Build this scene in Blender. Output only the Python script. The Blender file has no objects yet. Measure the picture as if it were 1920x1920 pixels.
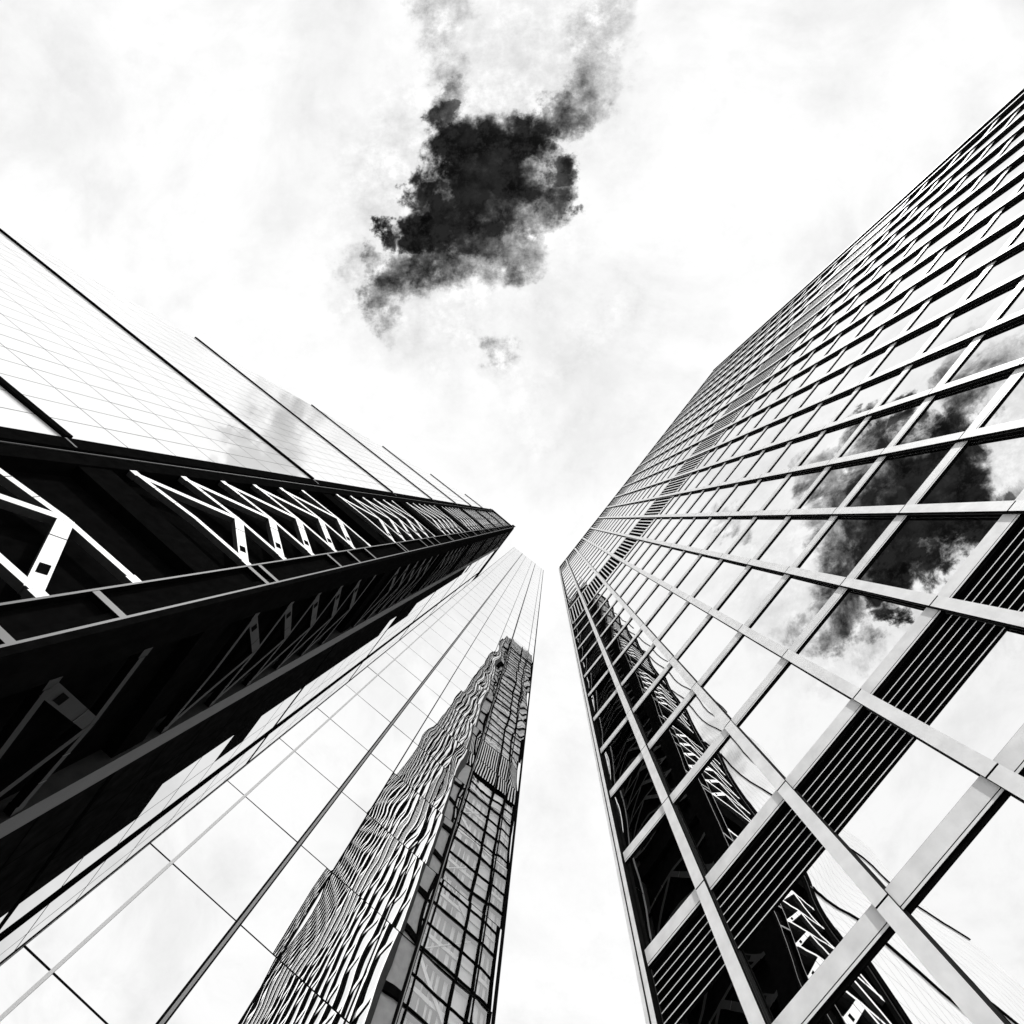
import bpy, bmesh, math, random
from mathutils import Vector, Matrix
random.seed(7)
S = bpy.context.scene
COL = S.collection
# ------------------------------------------------------------------ camera
EYE = 1.6
FPX = 900.0                                   # focal length in pixels of a 1920 frame (wide lens, about 17 mm)
zc = Vector((1029.5-960, 973.0-960, FPX)).normalized()     # the zenith seen from the camera (right, down, forward)
rx = Vector((1, 0, 0)); Xc = (rx - zc*rx.dot(zc)).normalized(); Yc = zc.cross(Xc)
def tow(v): return Vector((v.dot(Xc), v.dot(Yc), v.dot(zc)))
R_ = tow(Vector((1, 0, 0))); U_ = -tow(Vector((0, 1, 0))); B_ = -tow(Vector((0, 0, 1)))
cam = bpy.data.cameras.new('camera'); co = bpy.data.objects.new('camera', cam); COL.objects.link(co)
m = Matrix((R_, U_, B_)).transposed().to_4x4(); m.translation = Vector((0, 0, EYE)); co.matrix_world = m
cam.sensor_width = 36; cam.sensor_fit = 'HORIZONTAL'; cam.lens = 36*FPX/1920
cam.clip_start = 0.05; cam.clip_end = 5000
S.camera = co
def proj(p):
    q = Vector((p[0], p[1], p[2]-EYE)); c = Xc*q.x + Yc*q.y + zc*q.z
    return (960+FPX*c.x/c.z, 960+FPX*c.y/c.z) if c.z > 0.05 else None
# ------------------------------------------------------------------ render
S.view_settings.view_transform = 'Standard'; S.view_settings.look = 'None'
S.view_settings.exposure = 0.0; S.view_settings.gamma = 1.0
S.render.engine = 'CYCLES'
S.cycles.max_bounces = 10; S.cycles.glossy_bounces = 7; S.cycles.transparent_max_bounces = 12
S.cycles.sample_clamp_indirect = 1.5
S.cycles.blur_glossy = 0.3; S.cycles.caustics_refractive = False
# ------------------------------------------------------------------ sky and clouds
SUNV = Vector((0.12, -0.72, 0.70)).normalized()
W = bpy.data.worlds.new('World'); S.world = W; W.use_nodes = True
nt = W.node_tree; nt.nodes.clear(); N = nt.nodes; L = nt.links
def nd(t, **k):
    n = N.new(t)
    for a, b in k.items(): setattr(n, a, b)
    return n
def put(sock, v):
    if isinstance(v, (int, float)): sock.default_value = v
    elif isinstance(v, (tuple, Vector)): sock.default_value = tuple(v)
    else: L.new(v, sock)
def M(op, a, b=0.0, c=0.0, clamp=False):
    n = nd('ShaderNodeMath', operation=op, use_clamp=clamp)
    put(n.inputs[0], a); put(n.inputs[1], b); put(n.inputs[2], c); return n.outputs[0]
def VM(op, a, b=(0, 0, 0), out=0):
    n = nd('ShaderNodeVectorMath', operation=op); put(n.inputs[0], a); put(n.inputs[1], b); return n.outputs[out]
def smooth(v, a, b):
    n = nd('ShaderNodeMapRange', interpolation_type='SMOOTHSTEP'); put(n.inputs[0], v)
    n.inputs[1].default_value = a; n.inputs[2].default_value = b; return n.outputs[0]
def noise(vec, scale, detail=8, rough=.6, out='Fac', dist=0.0):
    n = nd('ShaderNodeTexNoise'); put(n.inputs['Vector'], vec); n.inputs['Scale'].default_value = scale
    n.inputs['Detail'].default_value = detail; n.inputs['Roughness'].default_value = rough
    n.inputs['Distortion'].default_value = dist; return n.outputs[out]
tc = nd('ShaderNodeTexCoord'); sx = nd('ShaderNodeSeparateXYZ'); L.new(tc.outputs['Generated'], sx.inputs[0])
zz = M('MAXIMUM', sx.outputs[2], 0.06)
cx = nd('ShaderNodeCombineXYZ'); L.new(M('DIVIDE', sx.outputs[0], zz), cx.inputs[0]); L.new(M('DIVIDE', sx.outputs[1], zz), cx.inputs[1])
P0 = cx.outputs[0]                            # the flat cloud layer: metres along it per metre of height
w1 = VM('SUBTRACT', noise(P0, 4.0, 6, .6, 'Color'), (.5, .5, .5))
w2 = VM('SUBTRACT', noise(P0, 17.0, 6, .65, 'Color'), (.5, .5, .5))
s1 = nd('ShaderNodeVectorMath', operation='SCALE'); L.new(w1, s1.inputs[0]); s1.inputs['Scale'].default_value = .20
s2 = nd('ShaderNodeVectorMath', operation='SCALE'); L.new(w2, s2.inputs[0]); s2.inputs['Scale'].default_value = .12
PW = VM('ADD', VM('ADD', P0, s1.outputs[0]), s2.outputs[0])
fine = noise(P0, 24, 8, .72)
mid = noise(P0, 8.5, 9, .66)
def field(lst, k=.12):
    """how far the cloud is open, as overlapping soft patches of the cloud layer"""
    f = None
    for (x, y, rad, a) in lst:
        v = tow(Vector((x-960, y-960, FPX))); c = (v.x/v.z, v.y/v.z, 0)
        n = nd('ShaderNodeMapRange', interpolation_type='SMOOTHSTEP'); L.new(VM('DISTANCE', PW, c, 1), n.inputs[0])
        n.inputs[1].default_value = rad*(.38 if a > .88 else .25)/FPX; n.inputs[2].default_value = rad*(1.0 if a > .88 else 1.1)/FPX; n.inputs[3].default_value = a; n.inputs[4].default_value = 0
        g = n.outputs[0]
        if f is None: f = g
        else:
            n = nd('ShaderNodeMath', operation='SMOOTH_MAX'); L.new(f, n.inputs[0]); L.new(g, n.inputs[1]); n.inputs[2].default_value = k; f = n.outputs[0]
    return f
opening = field([(925, 300, 120, 1), (865, 265, 85, 1), (985, 275, 90, 1), (1020, 240, 62, .92), (870, 350, 110, 1), (950, 370, 120, 1), (1010, 385, 78, .95), (830, 400, 90, 1),
    (792, 345, 52, .95), (880, 435, 105, .95), (950, 455, 90, .8), (785, 425, 62, .95), (838, 212, 46, .9), (722, 420, 40, .9), (1045, 330, 50, .95), (1048, 400, 34, .9),
    (1060, 215, 66, .8), (1095, 175, 80, .46), (1130, 135, 85, .34), (1125, 70, 110, .27), (1160, 25, 90, .22), (850, 170, 46, .42), (845, 120, 70, .28), (822, 70, 85, .26), (800, 18, 85, .27), (870, 30, 70, .24),
    (745, 505, 82, .78), (805, 480, 80, .78), (705, 545, 62, .6), (728, 595, 48, .38), (745, 635, 36, .2), (655, 480, 66, .22), (640, 540, 80, .14), (690, 470, 44, .4),
    (845, 485, 85, .8), (890, 490, 90, .65), (960, 490, 80, .62), (1035, 215, 60, .85), (842, 190, 52, .62), (870, 622, 44, .26), (925, 668, 50, .34), (930, 705, 60, .14), (890, 650, 40, .2),
    (820, 340, 360, .17), (1000, 130, 300, .16), (820, 600, 240, .14), (1080, 600, 260, .12), (1000, 770, 150, .10), (1060, 830, 120, .08), (1165, 780, 80, .08), (780, 600, 130, .10), (1240, 330, 110, .05), (560, 90, 120, .05)])
wisps = field([(990, 415, 70, .45), (960, 455, 60, .35), (905, 465, 60, .25), (925, 395, 45, .18), (1010, 335, 45, .3), (930, 325, 60, .12), (985, 240, 40, .15), (870, 520, 60, .3), (1030, 300, 30, .2)], .05)
opening = M('SUBTRACT', opening, M('MULTIPLY', wisps, M('MULTIPLY', smooth(mid, .36, .58), 1.25)))
opening = M('MAXIMUM', M('MULTIPLY', M('SUBTRACT', opening, .075), 1.10), 0.0)
edge_amt = M('MULTIPLY', M('MULTIPLY', opening, M('SUBTRACT', 1.17, opening)), 4.0)
turb = M('ADD', M('MULTIPLY', M('SUBTRACT', mid, .5), 1.45), M('MULTIPLY', M('SUBTRACT', fine, .5), 1.35))
gap = M('ADD', opening, M('MULTIPLY', edge_amt, turb))
fold = M('ADD', M('MULTIPLY', smooth(noise(P0, 2.4, 8, .6, dist=.4), .42, .70), .075), M('MULTIPLY', smooth(noise(P0, 6.5, 8, .62), .48, .75), .035))
gap = M('MULTIPLY', M('ADD', M('MAXIMUM', gap, 0.0), fold, clamp=True), M('ADD', .85, M('MULTIPLY', smooth(fine, .60, .40), .13)))
# Nishita sky seen through the opening, without its colour (a red filter turns the blue nearly black)
sky = nd('ShaderNodeTexSky'); sky.sky_type = 'NISHITA'; sky.sun_disc = False
sky.sun_elevation = math.asin(SUNV.z); sky.sun_rotation = math.atan2(SUNV.x, SUNV.y)
bw = nd('ShaderNodeRGBToBW'); L.new(sky.outputs[0], bw.inputs[0])
white = M('POWER', M('SUBTRACT', 1.012, gap), 2.2)
bright = M('ADD', white, M('MULTIPLY', bw.outputs[0], .0006))
class _v: pass
val = _v(); val.outputs = [bright]
bg = nd('ShaderNodeBackground'); bg.inputs[1].default_value = 1.0
L.new(val.outputs[0], bg.inputs[0]); ow = nd('ShaderNodeOutputWorld'); L.new(bg.outputs[0], ow.inputs[0])
# ------------------------------------------------------------------ sun
sd = bpy.data.lights.new('sun', 'SUN'); sd.energy = 2.6; sd.angle = math.radians(.5); sd.color = (1, .995, .985)
so = bpy.data.objects.new('sun', sd); COL.objects.link(so); so.rotation_euler = (-SUNV).to_track_quat('-Z', 'Y').to_euler()

# ------------------------------------------------------------------ materials
def mat(name, col, rough=.5, metal=0.0, var=0.0, scale=3.0, bump=None, rvar=0.0, spec=.5):
    m = bpy.data.materials.new(name); m.use_nodes = True; t = m.node_tree; b = t.nodes['Principled BSDF']
    b.inputs['Base Color'].default_value = (col, col, col, 1); b.inputs['Roughness'].default_value = rough
    b.inputs['Metallic'].default_value = metal; b.inputs['Specular IOR Level'].default_value = spec
    tcn = t.nodes.new('ShaderNodeTexCoord')
    if var or rvar:
        n = t.nodes.new('ShaderNodeTexNoise'); n.inputs['Scale'].default_value = scale; n.inputs['Detail'].default_value = 6
        t.links.new(tcn.outputs['Object'], n.inputs[0])
        if var:
            r = t.nodes.new('ShaderNodeMapRange'); r.inputs[1].default_value = .3; r.inputs[2].default_value = .7
            r.inputs[3].default_value = col*(1-var); r.inputs[4].default_value = min(1, col*(1+var))
            t.links.new(n.outputs[0], r.inputs[0]); t.links.new(r.outputs[0], b.inputs['Base Color'])
        if rvar:
            r = t.nodes.new('ShaderNodeMapRange'); r.inputs[3].default_value = max(0, rough-rvar); r.inputs[4].default_value = rough+rvar
            t.links.new(n.outputs[0], r.inputs[0]); t.links.new(r.outputs[0], b.inputs['Roughness'])
    if bump:
        vs, dist = bump
        mp = t.nodes.new('ShaderNodeMapping'); mp.inputs['Scale'].default_value = vs; t.links.new(tcn.outputs['Object'], mp.inputs[0])
        n = t.nodes.new('ShaderNodeTexNoise'); n.inputs['Scale'].default_value = 1; n.inputs['Detail'].default_value = 2; n.inputs['Roughness'].default_value = .45
        t.links.new(mp.outputs[0], n.inputs[0])
        bp = t.nodes.new('ShaderNodeBump'); bp.inputs['Strength'].default_value = 1; bp.inputs['Distance'].default_value = dist
        t.links.new(n.outputs[0], bp.inputs['Height']); t.links.new(bp.outputs[0], b.inputs['Normal'])
    return m
CLAD = mat('light_aluminium', .84, .5, 0, .10, 2.5, bump=((6, 6, .6), .002))
CLAD2 = mat('pale_aluminium_fascia', .78, .5, 0, .12, 2.0, bump=((6, 6, 1.5), .002))
TRIM = mat('bright_trim', .8, .4)
DARK = mat('black_metal_and_shade', .006, .6, 0, .3, 4, spec=.02)  # black metal; also stands in for shade on cheeks and soffits
BLACK = mat('black_painted_steel', .004, .6, 0, .3, 2, spec=.012)
SOFT = mat('dark_grey_metal', .03, .5, 0, .2, 2, spec=.1)
GREYM = mat('mid_grey_panel', .16, .5, 0, .15, 1.0)
WHITE = mat('white_painted_steel', .88, .45, 0, .04, 1.0)
STRUTSIDE = mat('strut_shade_and_joint', .05, .5, 0, .2, 2.0)  # shade on the strut sides put into the colour; also strut joints
SHADEBRACE = mat('shaded_brace', .012, .5, 0, .2, 2.0, spec=.1)  # the struts of the unlit side, their shade put into the colour
DIMSTEEL = mat('dark_painted_brace', .035, .5, 0, .2, 1.0)
MIRROR = mat('mirror_glass', .93, .0, 1.0, 0, 1, bump=((.30, .30, .16), .010))
MIRROR_WAVY = mat('wavy_mirror_glass', .97, .0, 1.0, 0, 1, bump=((.38, .38, .20), .0115))
MIRROR_CALM = mat('flat_mirror_glass', .97, .0, 1.0, 0, 1, bump=((.5, .5, .25), .004))
MIRROR_GREY = mat('silvered_side_glass', .93, .04, .15, 0, 1, bump=((.2, .2, .1), .004))
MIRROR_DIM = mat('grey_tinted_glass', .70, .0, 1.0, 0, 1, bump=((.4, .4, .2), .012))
DARKREFLECT = mat('dark_reflection_glass', .012, .25, 0, .4, 1.5, spec=.06)  # a dark reflection painted as near-black matt panes
BLIND = mat('grey_blind_panel', .30, .35, 0, .12, 2.5)
PAVE = mat('plaza_paving', .22, .8, 0, .2, .7)
RAIL = mat('grey_cleaning_rail', .42, .5)
ROOF = mat('roof_covering', .3, .9, 0, .1, .5)
for bm_ in (DARK, BLACK, DARKREFLECT):
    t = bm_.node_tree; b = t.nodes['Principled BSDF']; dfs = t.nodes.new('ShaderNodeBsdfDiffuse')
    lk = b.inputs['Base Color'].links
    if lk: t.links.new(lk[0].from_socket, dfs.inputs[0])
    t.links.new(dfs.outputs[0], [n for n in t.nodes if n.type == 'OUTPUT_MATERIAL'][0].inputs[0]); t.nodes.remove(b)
def clear_glass():
    m = bpy.data.materials.new('clear_glass'); m.use_nodes = True; t = m.node_tree; t.nodes.clear()
    o = t.nodes.new('ShaderNodeOutputMaterial'); mx = t.nodes.new('ShaderNodeMixShader'); tr = t.nodes.new('ShaderNodeBsdfTransparent')
    g = t.nodes.new('ShaderNodeBsdfGlossy'); g.inputs['Roughness'].default_value = .0; mx.inputs[0].default_value = .38
    tr.inputs[0].default_value = (.97, .97, .97, 1)
    t.links.new(tr.outputs[0], mx.inputs[1]); t.links.new(g.outputs[0], mx.inputs[2]); t.links.new(mx.outputs[0], o.inputs[0])
    return m
CLEAR = clear_glass()

# ------------------------------------------------------------------ mesh helpers
class MB:
    """collects boxes of one part; build() links them as one mesh object"""
    def __init__(self): self.v = []; self.f = []; self.mi = []; self.mats = []; self.sm = []
    def m(self, mt):
        if mt not in self.mats: self.mats.append(mt)
        return self.mats.index(mt)
    def face(self, pts, mt, smooth=False):
        k = len(self.v); self.v += [tuple(p) for p in pts]; self.f.append(tuple(range(k, k+len(pts)))); self.mi.append(self.m(mt)); self.sm.append(smooth)
    def hexa(self, c, mf, ms=None, mb=None, mtop=None):
        """c: 8 corners: inner (s0z0,s1z0,s1z1,s0z1), outer the same; mf front, ms sides, mb bottom"""
        ms = ms or mf; mb = mb or ms; mtop = mtop or ms
        k = len(self.v); self.v += [tuple(p) for p in c]
        for idx, mt in (((4, 5, 6, 7), mf), ((3, 2, 1, 0), ms), ((0, 1, 5, 4), mb), ((2, 3, 7, 6), mtop), ((1, 2, 6, 5), ms), ((3, 0, 4, 7), ms)):
            self.f.append(tuple(k+i for i in idx)); self.mi.append(self.m(mt)); self.sm.append(False)
    def build(self, name, parent=None, kind=None, label=None):
        me = bpy.data.meshes.new(name); me.from_pydata(self.v, [], self.f)
        for mt in self.mats: me.materials.append(mt)
        me.polygons.foreach_set('material_index', self.mi); me.polygons.foreach_set('use_smooth', self.sm); me.update()
        bm = bmesh.new(); bm.from_mesh(me); bmesh.ops.recalc_face_normals(bm, faces=bm.faces) if len(bm.faces) % 6 == 0 else None; bm.to_mesh(me); bm.free()
        o = bpy.data.objects.new(name, me); COL.objects.link(o)
        if parent:
            o.parent = parent
            o.matrix_parent_inverse = parent.matrix_world.inverted()
        if kind: o['kind'] = kind
        if label: o['label'] = label
        return o
class Face:
    """a vertical wall in plan: origin, direction along it; 'out' points out of the building"""
    def __init__(self, o, d, out): self.o = Vector(o); self.d = Vector(d).normalized(); self.n = Vector(out).normalized()
    def p(self, s, h, n): q = self.o + self.d*s + self.n*n; return (q.x, q.y, max(0.0, h+EYE))
    def box(self, mb, s0, s1, h0, h1, n0, n1, mf, ms=None, mbm=None, mtop=None):
        c = [self.p(*a) for a in ((s0, h0, n0), (s1, h0, n0), (s1, h1, n0), (s0, h1, n0), (s0, h0, n1), (s1, h0, n1), (s1, h1, n1), (s0, h1, n1))]
        mb.hexa(c, mf, ms, mbm, mtop)
    def bar(self, mb, a, b, w, n0, n1, mf, ms=None):
        """a bar in the wall plane from (s,h) a to b of width w"""
        a = Vector(a); b = Vector(b); t = (b-a).normalized(); q = Vector((-t.y, t.x))*w/2
        pts = [a-q, b-q, b+q, a+q]
        mb.hexa([self.p(x.x, x.y, n0) for x in pts]+[self.p(x.x, x.y, n1) for x in pts], mf, ms)
    def quad(self, mb, s0, s1, h0, h1, n, mt): mb.face([self.p(s0, h0, n), self.p(s1, h0, n), self.p(s1, h1, n), self.p(s0, h1, n)], mt)
    def pane(self, mb, s0, s1, h0, h1, n, mt, bulge=0.0, k=6, tilt=(0, 0)):
        """one pane of glass, slightly bowed as real double glazing is"""
        base = len(mb.v); mi = mb.m(mt)
        for j in range(k+1):
            for i in range(k+1):
                u = i/k; v = j/k
                dn = bulge*(1-(2*u-1)**2)*(1-(2*v-1)**2) + tilt[0]*(u-.5) + tilt[1]*(v-.5)
                mb.v.append(self.p(s0+(s1-s0)*u, h0+(h1-h0)*v, n+dn))
        for j in range(k):
            for i in range(k):
                a = base+j*(k+1)+i; mb.f.append((a, a+1, a+k+2, a+k+1)); mb.mi.append(mi); mb.sm.append(True)
    def area(self, s0, s1, h0, h1, n=0):
        q = [proj(self.p(*a)) for a in ((s0, h0, n), (s1, h0, n), (s1, h1, n), (s0, h1, n))]
        if any(x is None for x in q): return 0
        if all(x[0] < 0 or x[0] > 1920 or x[1] < 0 or x[1] > 1920 for x in q): return 0
        q = [(min(max(x, 0), 1920), min(max(y, 0), 1920)) for x, y in q]
        return abs(sum(q[i][0]*q[(i+1) % 4][1]-q[(i+1) % 4][0]*q[i][1] for i in range(4)))/2
def thing(name, label, cat, loc, group=None):
    o = bpy.data.objects.new(name, None); COL.objects.link(o); o.location = loc; o['label'] = label; o['category'] = cat
    if group: o['group'] = group
    bpy.context.view_layer.update(); return o
def individual(jobs, name, plural, parent, cap=100, label=None):
    """jobs: (area, function(mb)); the cap largest become parts, the rest one part of kind stuff"""
    jobs = sorted(jobs, key=lambda j: -j[0]); rest = MB()
    for i, (a, fn) in enumerate(jobs):
        if i < cap: mb = MB(); fn(mb); mb.build(name, parent)
        else: fn(rest)
    if rest.v: rest.build(plural, parent, kind='stuff')

# ------------------------------------------------------------------ ground
g = MB(); R = 1500; g.face([(-R, -R, 0), (R, -R, 0), (R, R, 0), (-R, R, 0)], PAVE)
go = g.build('ground'); go['kind'] = 'structure'

# ================================================================== RIGHT TOWER: framed slab with white columns and mirror windows
nA = Vector((.7891, .6143)); dA = Vector((.6143, -.7891)); C1 = Vector((2.49, 11.63))
FA = Face(C1+nA*.04, dA, -nA)
LEN = 59.3; HT = 116.4
T1 = thing('framed_tower', 'tall office tower at the right, a grid of pale metal columns over mirrored windows', 'tower', (C1.x, C1.y, 0))
cols = [2.42, 5.84] + [5.86+3.105*i for i in range(1, 18)]
floors = [13.22-3.83*3+3.83*i for i in range(0, 31)]       # centre height of each spandrel
floors = [f for f in floors if f > .5 and f < HT-1]
TOPL = 107.6; M0, M1 = 54.2, 62.6; B0, B1 = 11.30, 12.90    # louvre bands
CW = .17                                                     # half width of a column
def in_louvre(a, b): return (a > TOPL-1.0) or (a > M0-1.2 and b < M1+1.2)
edges = [-.30]+cols+[LEN]
jobs = []
def winjob(s0, s1, h0, h1, s):
    rnd = random.Random(s); bl = .006+.010*rnd.random(); tl = (rnd.uniform(-.011, .011), rnd.uniform(-.010, .010))
    def fn(mb): FA.pane(mb, s0, s1, h0, h1, -.17, MIRROR, bl, 6, tl)
    return fn
for i in range(len(edges)-1):
    s0 = edges[i]+(CW if i else .30); s1 = edges[i+1]-CW
    lv = [-1.6]+floors+[HT]
    for j in range(len(lv)-1):
        h0 = lv[j]+(.25 if j else 0); h1 = lv[j+1]-.20
        if in_louvre(h0, h1) or h0 > HT-3: continue
        if abs(lv[j+1]-13.22) < .1: h1 = B0
        jobs.append((FA.area(s0, s1, h0, h1), winjob(s0, s1, h0, h1, i*100+j)))
individual(jobs, 'window', 'upper_windows', T1)
# spandrels: pale fascia with its soffit groove coloured black for shade
for f in floors:
    if f > TOPL or (M0 < f < M1): continue
    mb = MB()
    for i in range(len(edges)-1):
        s0 = edges[i]+(CW if i else .12); s1 = edges[i+1]-CW
        FA.box(mb, s0, s1, f-.13, f+.27, -.20, -.105, CLAD2, SOFT, DARK)
        FA.box(mb, s0, s1, f-.145, f-.13, -.20, -.12, DARK)
        FA.box(mb, s0, s1, f-.20, f-.145, -.20, -.11, TRIM, DARK)
        FA.box(mb, s0, s1, f-.27, f-.20, -.24, -.155, DARK)
        FA.box(mb, s0, s1, f+.27, f+.30, -.20, -.13, DARK)
    mb.build('spandrel', T1)
# columns: pale cover outside, cheeks coloured black for their shade, split into storey-high lengths
for i, c in enumerate(cols):
    mb = MB()
    for j in range(0, 31):
        a = max(-1.6, 13.22-3.83*4+3.83*j+.04); b = min(HT, 13.22-3.83*3+3.83*j)
        if b <= a: continue
        FA.box(mb, c-CW, c+CW, a, b, -.015, .035, CLAD, DARK)
    FA.box(mb, c-CW+.02, c+CW-.02, -1.6, HT, -.24, -.015, SOFT, DARK)
    FA.box(mb, c-CW+.005, c+CW-.005, -1.6, HT, -.10, -.085, SOFT)
    FA.box(mb, c+CW-.02, c+CW+.03, -1.6, HT, -.24, -.15, SOFT, DARK)
    mb.build('column', T1)
# corner post
mb = MB()
FA.box(mb, -.36, -.24, -1.6, HT, -.3, .05, CLAD, SOFT)
FA.box(mb, -.24, -.20, -1.6, HT, -.3, -.02, DARK)
FA.box(mb, -.20, -.04, -1.6, HT, -.3, .03, CLAD, DARK)
mb.build('corner_post', T1)
mb = MB(); FA.box(mb, LEN-.2, LEN+.2, -1.6, HT, -.3, .24, CLAD, DARK); mb.build('corner_post', T1)
# louvre bands
def louvre(s0, s1, h0, h1, vertical):
    mb = MB(); FA.box(mb, s0, s1, h0, h1, -.40, -.22, BLACK)
    if vertical:
        n = max(2, int((s1-s0)/.42)); p = (s1-s0)/n
        for k in range(n+1): FA.box(mb, s0+p*k-.065, s0+p*k+.065, h0, h1, -.22, -.12, CLAD, DARK)
    else:
        n = 7; p = (h1-h0)/n
        for k in range(n): FA.box(mb, s0+.03, s1-.03, h0+p*k, h0+p*k+.025, -.22, -.13, TRIM, DARK)
        FA.box(mb, s0, s0+.03, h0, h1, -.22, -.13, SOFT, DARK); FA.box(mb, s1-.03, s1, h0, h1, -.22, -.13, SOFT, DARK)
    return mb
for i in range(len(edges)-1):
    s0 = edges[i]+(CW if i else .30); s1 = edges[i+1]-CW
    louvre(s0, s1, M0, M1, True).build('louvre_panel', T1)
    louvre(s0, s1, TOPL, HT-.2, True).build('louvre_panel', T1)
    louvre(s0, s1, B0, B1, False).build('louvre_panel', T1)
mb = MB(); FA.box(mb, 0, LEN, HT-.2, HT, -.5, .12, CLAD, DARK); mb.build('cornice', T1)
for a in (M1, M0-.3, TOPL-.35):
    mb = MB(); FA.box(mb, .1, LEN, a, a+.3, -.3, -.10, CLAD2, DARK); mb.build('louvre_sill', T1)
# end face: glazed stair and lift end, seen mirrored in the glass tower
EW = 8.0
FE = Face(C1-dA*.3, nA, -dA)
rows = [-1.6]+floors+[HT]
jobs = []
for j in range(len(rows)-1):
    mb = MB(); h0 = rows[j]; h1 = rows[j+1]
    if M0-1 < h0 < M1 or h0 > TOPL-1:
        FE.box(mb, .2, EW, h0, h1, -.6, -.5, BLACK)
        for k in range(24): FE.box(mb, .25+k*.325, .25+k*.325+.13, h0, h1, -.45, .02, CLAD, DARK)
        mb.build('louvre_panel', T1)
    else:
        FE.quad(mb, .35, 1.45, h0+.45, h1-.05, -.10, BLIND)
        FE.box(mb, .2, 1.6, h0-.10, h0+.45, -.12, .05, BLACK)
        mb.build('blind_panel', T1)
        mb = MB()
        FE.box(mb, 1.7, EW, h0-.22, h0, -.40, -.06, GREYM, GREYM)                 # slab
        FE.box(mb, 1.7, EW, h0-.05, h0+.06, -.10, .05, BLACK)                    # transom
        FE.box(mb, 1.9, EW-.2, h0+1.3, h0+1.6, -.30, -.20, WHITE, SOFT)               # landing beam
        FE.box(mb, 1.7, EW, h0+1.95, h0+2.05, -.10, .03, BLACK)
        mb.build('floor_slab', T1)
        mb = MB(); FE.box(mb, 1.7, EW-.1, h0, h1-.22, -.40, -.33, WHITE); mb.build('inner_wall', T1)
        mb = MB(); r = random.Random(j); x = 1.9
        while x < 5.2:
            wv = r.uniform(.16, .5); FE.box(mb, x, x+wv, h0+.05, h1-.3, -.32, -.26, r.choice([GREYM, SOFT, WHITE, SOFT])); x += wv+r.uniform(.12, .4)
        x = 6.6
        while x < 7.8:
            wv = r.uniform(.12, .3); FE.box(mb, x, x+wv, h0+.05, h1-.3, -.32, -.26, r.choice([GREYM, WHITE, SOFT])); x += wv+r.uniform(.12, .35)
        mb.build('partition', T1)
        mb = MB()
        sg = 1 if j % 2 else -1
        FE.bar(mb, (2.1, h0+(.2 if sg > 0 else 3.4)), (5.6, h0+(3.4 if sg > 0 else .2)), .07 if j % 4 else .30, -.2, -.12, WHITE, GREYM)
        mb.build('diagonal_brace', T1)
for w_, wd, mt in ((1.6, .22, BLACK), (2.05, .07, DARK), (4.9, .16, BLACK), (6.3, .12, BLACK), (EW, .22, BLACK)):
    mb = MB(); FE.box(mb, w_-wd/2, w_+wd/2, -1.6, HT, -.3, .10, mt, DARK); mb.build('column', T1)
mb = MB(); FE.quad(mb, 1.6, EW, -1.6, M0, -.05, CLEAR); FE.quad(mb, 1.6, EW, M1, TOPL, -.05, CLEAR); mb.build('end_glazing', T1)
# closing walls and roof (far side of the tower, away from the plaza)
mb = MB()
q0 = FA.p(0, 0, -.6); q1 = FA.p(LEN, 0, -.6); e1 = FE.p(EW, 0, 0)
k1 = Vector((e1[0], e1[1]))+Vector((.60, -.80))*20; k2 = Vector((q1[0], q1[1]))+nA*14
def wall(mb, a, b, mt, z0=0, z1=HT+EYE): mb.face([(a[0], a[1], z0), (b[0], b[1], z0), (b[0], b[1], z1), (a[0], a[1], z1)], mt)
i0 = FA.p(.4, 0, -.62); i1 = FE.p(EW, 0, -4.9)
wall(mb, FE.p(1.7, 0, -.60), FE.p(EW-.02, 0, -.60), GREYM); wall(mb, FE.p(EW, 0, -.60), (k1.x, k1.y), GREYM); wall(mb, FE.p(1.7, 0, -.60), FE.p(1.7, 0, -.2), SOFT)
wall(mb, (k1.x, k1.y), (k2.x, k2.y), CLAD2); wall(mb, (k2.x, k2.y), q1, CLAD2); wall(mb, FA.p(.5, 0, -.7), FA.p(LEN, 0, -.7), BLACK)
mb.build('rear_wall', T1)
mb = MB(); mb.face([(p[0], p[1], HT+EYE-.1) for p in (q0, FE.p(EW, 0, -.3), (k1.x, k1.y), (k2.x, k2.y), q1)], ROOF); mb.build('roof', T1)

# ================================================================== CENTRE TOWER: sheer pale glass
n2 = Vector((-.6152, .7883)); d2 = Vector((.7883, .6152)); O2 = Vector((-14.4, 11.7))
F2 = Face(O2, d2, -n2); H2 = 198.6; W2 = 15.28
T2 = thing('glass_tower', 'slender sheer mirror glass tower in the middle, with wavy reflections of the tower opposite', 'tower', (O2.x, O2.y, 0))
vs = [0, 4.3, 6.2, 9.3, 11.05, 14.2, W2]; hs = [-1.6]
h = 16.45-4.17*3
while h < H2-2: hs.append(h); h += 4.17
hs.append(H2)
jobs = []
def pj(a, b, c, d, s):
    r = random.Random(s); bl = r.uniform(-.02, .024); tl = (r.uniform(-.014, .014), r.uniform(-.008, .008))
    mt = MIRROR_WAVY if a < 10.5 else MIRROR_CALM
    if a > 10.5: bl *= .5; tl = (tl[0]*.4, tl[1]*.4)
    def fn(mb): F2.pane(mb, a, b, c, d, 0, mt, bl, 6, tl)
    return fn
for i in range(len(vs)-1):
    for j in range(len(hs)-1):
        a, b, c, d = vs[i]+.02, vs[i+1]-.02, hs[j]+.025, hs[j+1]-.025
        jobs.append((F2.area(a, b, c, d), pj(a, b, c, d, i*77+j)))
individual(jobs, 'glass_pane', 'upper_glass_panes', T2)
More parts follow.
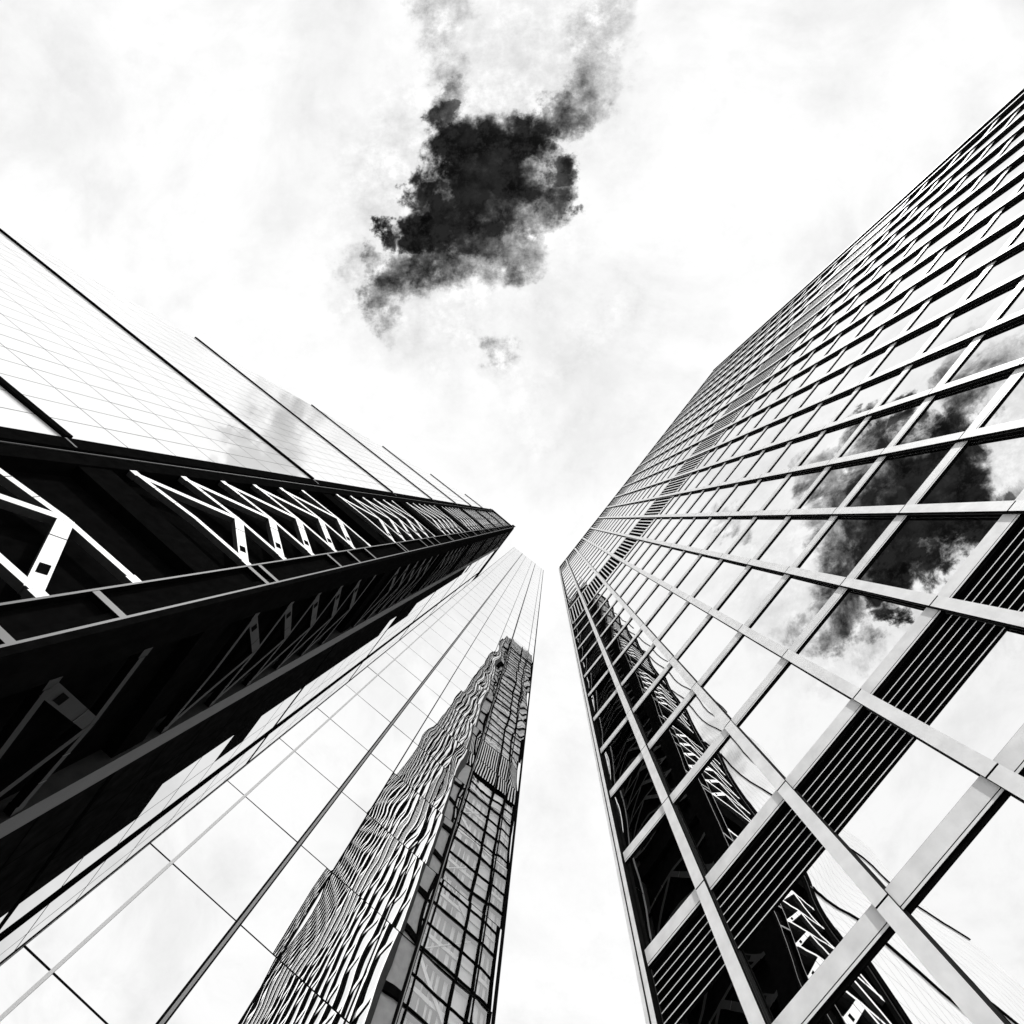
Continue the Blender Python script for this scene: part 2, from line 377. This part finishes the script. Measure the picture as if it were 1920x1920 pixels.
for h in hs[1:]:
    mb = MB(); F2.box(mb, 0, W2, h-.02, h+.02, -.05, .004, BLACK); mb.build('transom', T2)
for i, s in enumerate(vs[1:-1]):
    mb = MB()
    if i == 0:
        F2.box(mb, s-.13, s-.05, -1.6, H2, -.05, .10, BLACK); F2.box(mb, s-.05, s+.06, -1.6, H2, -.05, .13, GREYM, DARK); F2.box(mb, s+.06, s+.12, -1.6, H2, -.05, .10, BLACK)
    elif i == 3:
        F2.box(mb, s-.07, s-.02, -1.6, H2, -.05, .10, BLACK); F2.box(mb, s-.02, s+.03, -1.6, H2, -.05, .14, GREYM, DARK); F2.box(mb, s+.03, s+.08, -1.6, H2, -.05, .10, BLACK)
    else:
        w = (.035, .025, .0, .022)[i-1] if i < 5 else .03
        F2.box(mb, s-w, s+w, -1.6, H2, -.05, .05, BLACK)
    mb.build('mullion', T2)
mb = MB(); F2.box(mb, W2-.06, W2+.04, -1.6, H2, -.2, .08, BLACK); mb.build('corner_mullion', T2)
mb = MB(); F2.box(mb, -.02, .03, -1.6, H2, -.2, .08, BLACK, GREYM); mb.build('corner_mullion', T2)
mb = MB(); F2.box(mb, 1.02, 1.13, -1.6, H2, .025, .035, RAIL, RAIL); mb.build('cleaning_rail', T2)
# hidden returns
n2b = Vector((-.45, .893)).normalized(); F2b = Face(O2, n2b, (-n2b.y, n2b.x))
mb = MB()
for j in range(len(hs)-1):
    for k in range(10): F2b.quad(mb, k*2.5+.05, k*2.5+2.45, hs[j]+.05, hs[j+1]-.05, 0, MIRROR_GREY)
mb.build('side_glazing', T2)
mb = MB()
F2b.box(mb, .8, 25, -1.6, H2, -.3, -.03, BLACK)
r0 = F2.p(W2, 0, 0); r1 = (r0[0]+n2.x*25, r0[1]+n2.y*25); l1 = F2b.p(25, 0, 0)
mb.face([(r0[0], r0[1], 0), (r1[0], r1[1], 0), (r1[0], r1[1], H2+EYE), (r0[0], r0[1], H2+EYE)], MIRROR_GREY)
mb.face([(r1[0], r1[1], 0), (l1[0], l1[1], 0), (l1[0], l1[1], H2+EYE), (r1[0], r1[1], H2+EYE)], MIRROR_GREY)
mb.build('rear_wall', T2)
mb = MB(); mb.face([(p[0], p[1], H2+EYE-.05) for p in (F2.p(0, 0, 0), r0, r1, l1)], ROOF); mb.build('roof', T2)

# ================================================================== LEFT TOWER: dark braced steel end and sloping pale glass flank
P1 = Vector((-15.29, 3.92)); dL = Vector((.7664, .6423)); nL = Vector((-.6423, .7664))
FL = Face(P1, dL, -nL)                       # flank + lattice: s from -63 (foot of slope) to 0 (the corner)
dB = Vector((-.6031, .7977)); nB = Vector((-.7977, -.6031))
FB = Face(P1, dB, -nB)                       # lattice + glass return
HL = 207.0; BELT0 = 23.0; BP = 25.9; PF = BP/7
belts = [BELT0+BP*i for i in range(0, 8)]
T3 = thing('wedge_tower', 'black steel braced tower at the left with white struts and a sloping pale glass flank', 'tower', (P1.x, P1.y, 0))
SE = -.02
P2 = Vector((-24.9, -4.15)); FD = Face(P2, (.7915, .6109), (.6109, -.7915))
def slope_s(h): return -.3-max(0, 203-h)*.327
# flank glazing, one part per seven-storey level, cut to the slope
lv = [-1.6]+belts+[HL]
for j in range(len(lv)-1):
    mb = MB(); a, b = lv[j], lv[j+1]
    nf = 7 if j else 7; step = (b-a)/nf
    for k in range(nf):
        h0 = a+step*k; h1 = h0+step; s = SE; i = 0
        while True:
            s1 = s-2.065
            lo0 = max(s1, slope_s(h0)); hi0 = s
            e0, e1_ = slope_s(h0), slope_s(h1)
            if s <= e0+.02: break
            x0b = max(s1, e0); x0t = max(s1, e1_)
            g_ = .028; r = random.Random(j*991+k*31+i); t0 = r.uniform(-.004, .004); t1 = r.uniform(-.004, .004)
            if s > e1_+.05:
                mb.face([FD.p(x0b+g_, h0+g_, t0), FD.p(s-g_, h0+g_, -t0), FD.p(s-g_, h1-g_, t1), FD.p(x0t+g_, h1-g_, -t1)], MIRROR_GREY)
            else:
                mb.face([FD.p(x0b+g_, h0+g_, t0), FD.p(s-g_, h0+g_, 0), FD.p(s-g_, h0+(h1-h0)*max(.02, (s-e0)/(e1_-e0)), 0)], MIRROR_GREY)
            s = s1; i += 1
    mb.build('glazed_level', T3)
mb = MB(); mb.face([FD.p(slope_s(0), -1.6, -.05), FD.p(SE, -1.6, -.05), FD.p(SE, HL, -.05), FD.p(-.3, 203, -.05)], SOFT); mb.build('joint_backing', T3)
for h in belts:
    mb = MB(); e = slope_s(h); FD.box(mb, e-.05, SE, h-.20, h+.20, -.04, .20, BLACK); mb.build('belt_beam', T3)
# lattice end A: recess, edge columns, struts
def lattice(F, s0, s1, inner, paint, side, flip, back, name):
    """black recess with, on every storey, struts running from pointed tips at both edges to a node in the middle"""
    sm = (s0+s1)/2; wd = .38
    for bi in range(-1, 8):
        base = BELT0+BP*bi
        for k in range(6):
            hN = base+2.85+PF*k
            if hN < 4 or hN > HL-3.5: continue
            mb = MB(); hk = hN
            T = (lambda s, h: (s, h)) if not flip else (lambda s, h: (s0+s1-s, h))
            tl = T(s0, hk-.7); N0 = T(sm+.1, hk); N1 = T(sm+.1, hk+PF); tr = T(s1, hk+.1); tr2 = T(s1, hk-PF+.1)
            n0, n1 = inner+.42, inner+.80
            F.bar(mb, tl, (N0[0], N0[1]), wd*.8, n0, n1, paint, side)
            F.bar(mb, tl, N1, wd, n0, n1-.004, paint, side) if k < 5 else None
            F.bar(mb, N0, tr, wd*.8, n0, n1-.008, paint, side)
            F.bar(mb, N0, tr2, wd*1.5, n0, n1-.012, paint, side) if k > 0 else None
            if k > 0:
                a_ = Vector(N0).lerp(Vector(tr2), .70); b_ = Vector(N0).lerp(Vector(tr2), .82); F.bar(mb, a_, b_, wd*.9, n1-.012, n1+.01, BLACK)
                a_ = Vector(N0).lerp(Vector(tr2), .30); b_ = Vector(N0).lerp(Vector(tr2), .305); F.bar(mb, a_, b_, wd*1.5, n1-.012, n1+.01, STRUTSIDE)
            for f_ in (.28, .62):
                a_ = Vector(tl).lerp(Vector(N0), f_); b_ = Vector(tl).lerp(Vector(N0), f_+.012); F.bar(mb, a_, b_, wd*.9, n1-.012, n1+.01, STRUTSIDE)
            for q, dirn in ((tl, -1), (tr, 1)):
                ss = dirn*(-1 if flip else 1)
                F.box(mb, min(q[0], q[0]+ss*.45), max(q[0], q[0]+ss*.45), q[1]-.22, q[1]+.22, n0, n1-.016, paint, side)
            mb.build(name, T3)
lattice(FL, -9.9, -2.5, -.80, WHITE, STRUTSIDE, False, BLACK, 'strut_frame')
lattice(FB, 2.2, 9.4, -.80, SHADEBRACE, BLACK, True, BLACK, 'strut_frame')
mb = MB(); FL.box(mb, -12.3, -.1, -1.6, HL, -1.3, -.85, BLACK); mb.build('core_wall', T3)
mb = MB(); FB.box(mb, .9, 11.3, -1.6, HL, -1.3, -.85, BLACK); mb.build('core_wall', T3)
# edge columns of the steel end
mb = MB(); FL.box(mb, -12.45, -11.5, -1.6, HL, -.85, .15, BLACK); FL.box(mb, -11.5, -10.4, -1.6, HL, -.85, -.05, BLACK); FL.box(mb, -11.44, -11.38, -1.6, HL, -.05, .02, DIMSTEEL); mb.build('edge_column', T3)
mb = MB(); FL.box(mb, -1.9, -.42, -1.6, HL, -.85, -.25, BLACK); FL.box(mb, -2.0, -1.9, -1.6, HL, -.6, .08, DIMSTEEL, BLACK); FL.box(mb, -.42, -.30, -1.6, HL, -.6, .10, DIMSTEEL, BLACK)
for bi in range(-1, 8):
    for dh in (0, .95, 9.5, 13.1, 16.8):
        FL.box(mb, -1.9, -.42, BELT0+2.5+BP*bi+dh, BELT0+2.5+BP*bi+dh+.28, -.25, .06, DIMSTEEL, BLACK)
mb.build('corner_channel', T3)
mb = MB(); FL.box(mb, -.30, .02, -1.6, HL, -.85, .12, BLACK); FB.box(mb, .02, 1.9, -1.6, HL, -.85, -.05, BLACK); mb.build('corner_column', T3)
for h in belts:
    mb = MB(); FL.box(mb, -11.5, -2.0, h-.9, h+.9, -.85, -.15, BLACK); FL.box(mb, -12.4, -11.6, h-.35, h-.25, .15, .17, DIMSTEEL); mb.build('belt_beam', T3)
    mb = MB(); FB.box(mb, 1.9, 9.9, h-.9, h+.9, -.85, -.15, BLACK); mb.build('belt_beam', T3)
mb = MB(); FB.box(mb, 9.9, 11.2, -1.6, HL-4, -.85, .02, DIMSTEEL, SOFT)
mb.build('edge_panel', T3)
# glass return with mega-frame members
mb = MB()
for j in range(len(lv)-1):
    a, b = lv[j], lv[j+1]; st = (b-a)/7
    for k in range(7):
        s = 11.4
        while s < 44:
            r = random.Random(int(s*7)+k*13+j); FB.pane(mb, s+.03, s+2.9, a+st*k+.05, a+st*(k+1)-.05, -.04, (DARKREFLECT if s < 17.6-(a+st*k-28)*.06+r.uniform(-1.2, 1.2) else MIRROR_DIM), r.uniform(-.004, .008), 2, (r.uniform(-.004, .004), r.uniform(-.004, .004))); s += 2.95  # panes below the sloped line carry the painted dark reflection
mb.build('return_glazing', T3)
mb = MB(); FB.box(mb, 11.3, 44, -1.6, HL-.2, -1.3, -.10, BLACK); mb.build('glazing_backing', T3)
for h in belts:
    mb = MB(); FB.box(mb, 11.2, 44, h-.16, h+.16, -.3, .0, BLACK); mb.build('belt_beam', T3)
for i, h in enumerate([BELT0]):
    mb = MB(); t = h+BP
    FB.bar(mb, (25.5, h+11.5), (11.4, t), .7, -.3, -.1, BLACK); mb.build('mega_brace', T3)
for s, w in ((22.9, .14), (23.5, .10)):
    mb = MB(); FB.box(mb, s-w/2, s+w/2, -1.6, HL, -.3, .05, BLACK, BLACK); mb.build('mega_column', T3)
mb = MB(); FB.box(mb, 11.2, 44, HL-5, HL, -.3, .3, BLACK); FL.box(mb, -12.4, .1, HL-2.2, HL, -.85, .3, BLACK); FB.box(mb, .1, 11.2, HL-2.2, HL, -.85, .3, BLACK); mb.build('roof_fascia', T3)
# sloping back, rear and roof
def L3(s, t, h): q = P1+dL*s+dB*t; return (q.x, q.y, h+EYE)
mb = MB()
def L4(s, t, h): q = P2+FD.d*s+dB*t; return (q.x, q.y, h+EYE)
mb.face([L4(slope_s(0), .1, -1.6), L4(slope_s(0), 44, -1.6), L4(-.3, 44, 203), L4(-.3, .1, 203)], MIRROR_GREY)
mb.face([L4(-.3, .1, 203), L4(-.3, 44, 203), L4(-.3, 44, HL), L4(-.3, .1, HL)], MIRROR_GREY)
mb.face([L3(0, 44, -1.6), L4(slope_s(0), 44, -1.6), L4(-.3, 44, 203), L4(-.3, 44, HL), L3(0, 44, HL)], MIRROR_GREY)
mb.build('rear_wall', T3)
mb = MB(); mb.face([L3(0, 0, HL-.1), L3(0, 44, HL-.1), L3(-12.3, 44, HL-.1), L3(-12.3, 0, HL-.1)], ROOF); mb.build('roof', T3)
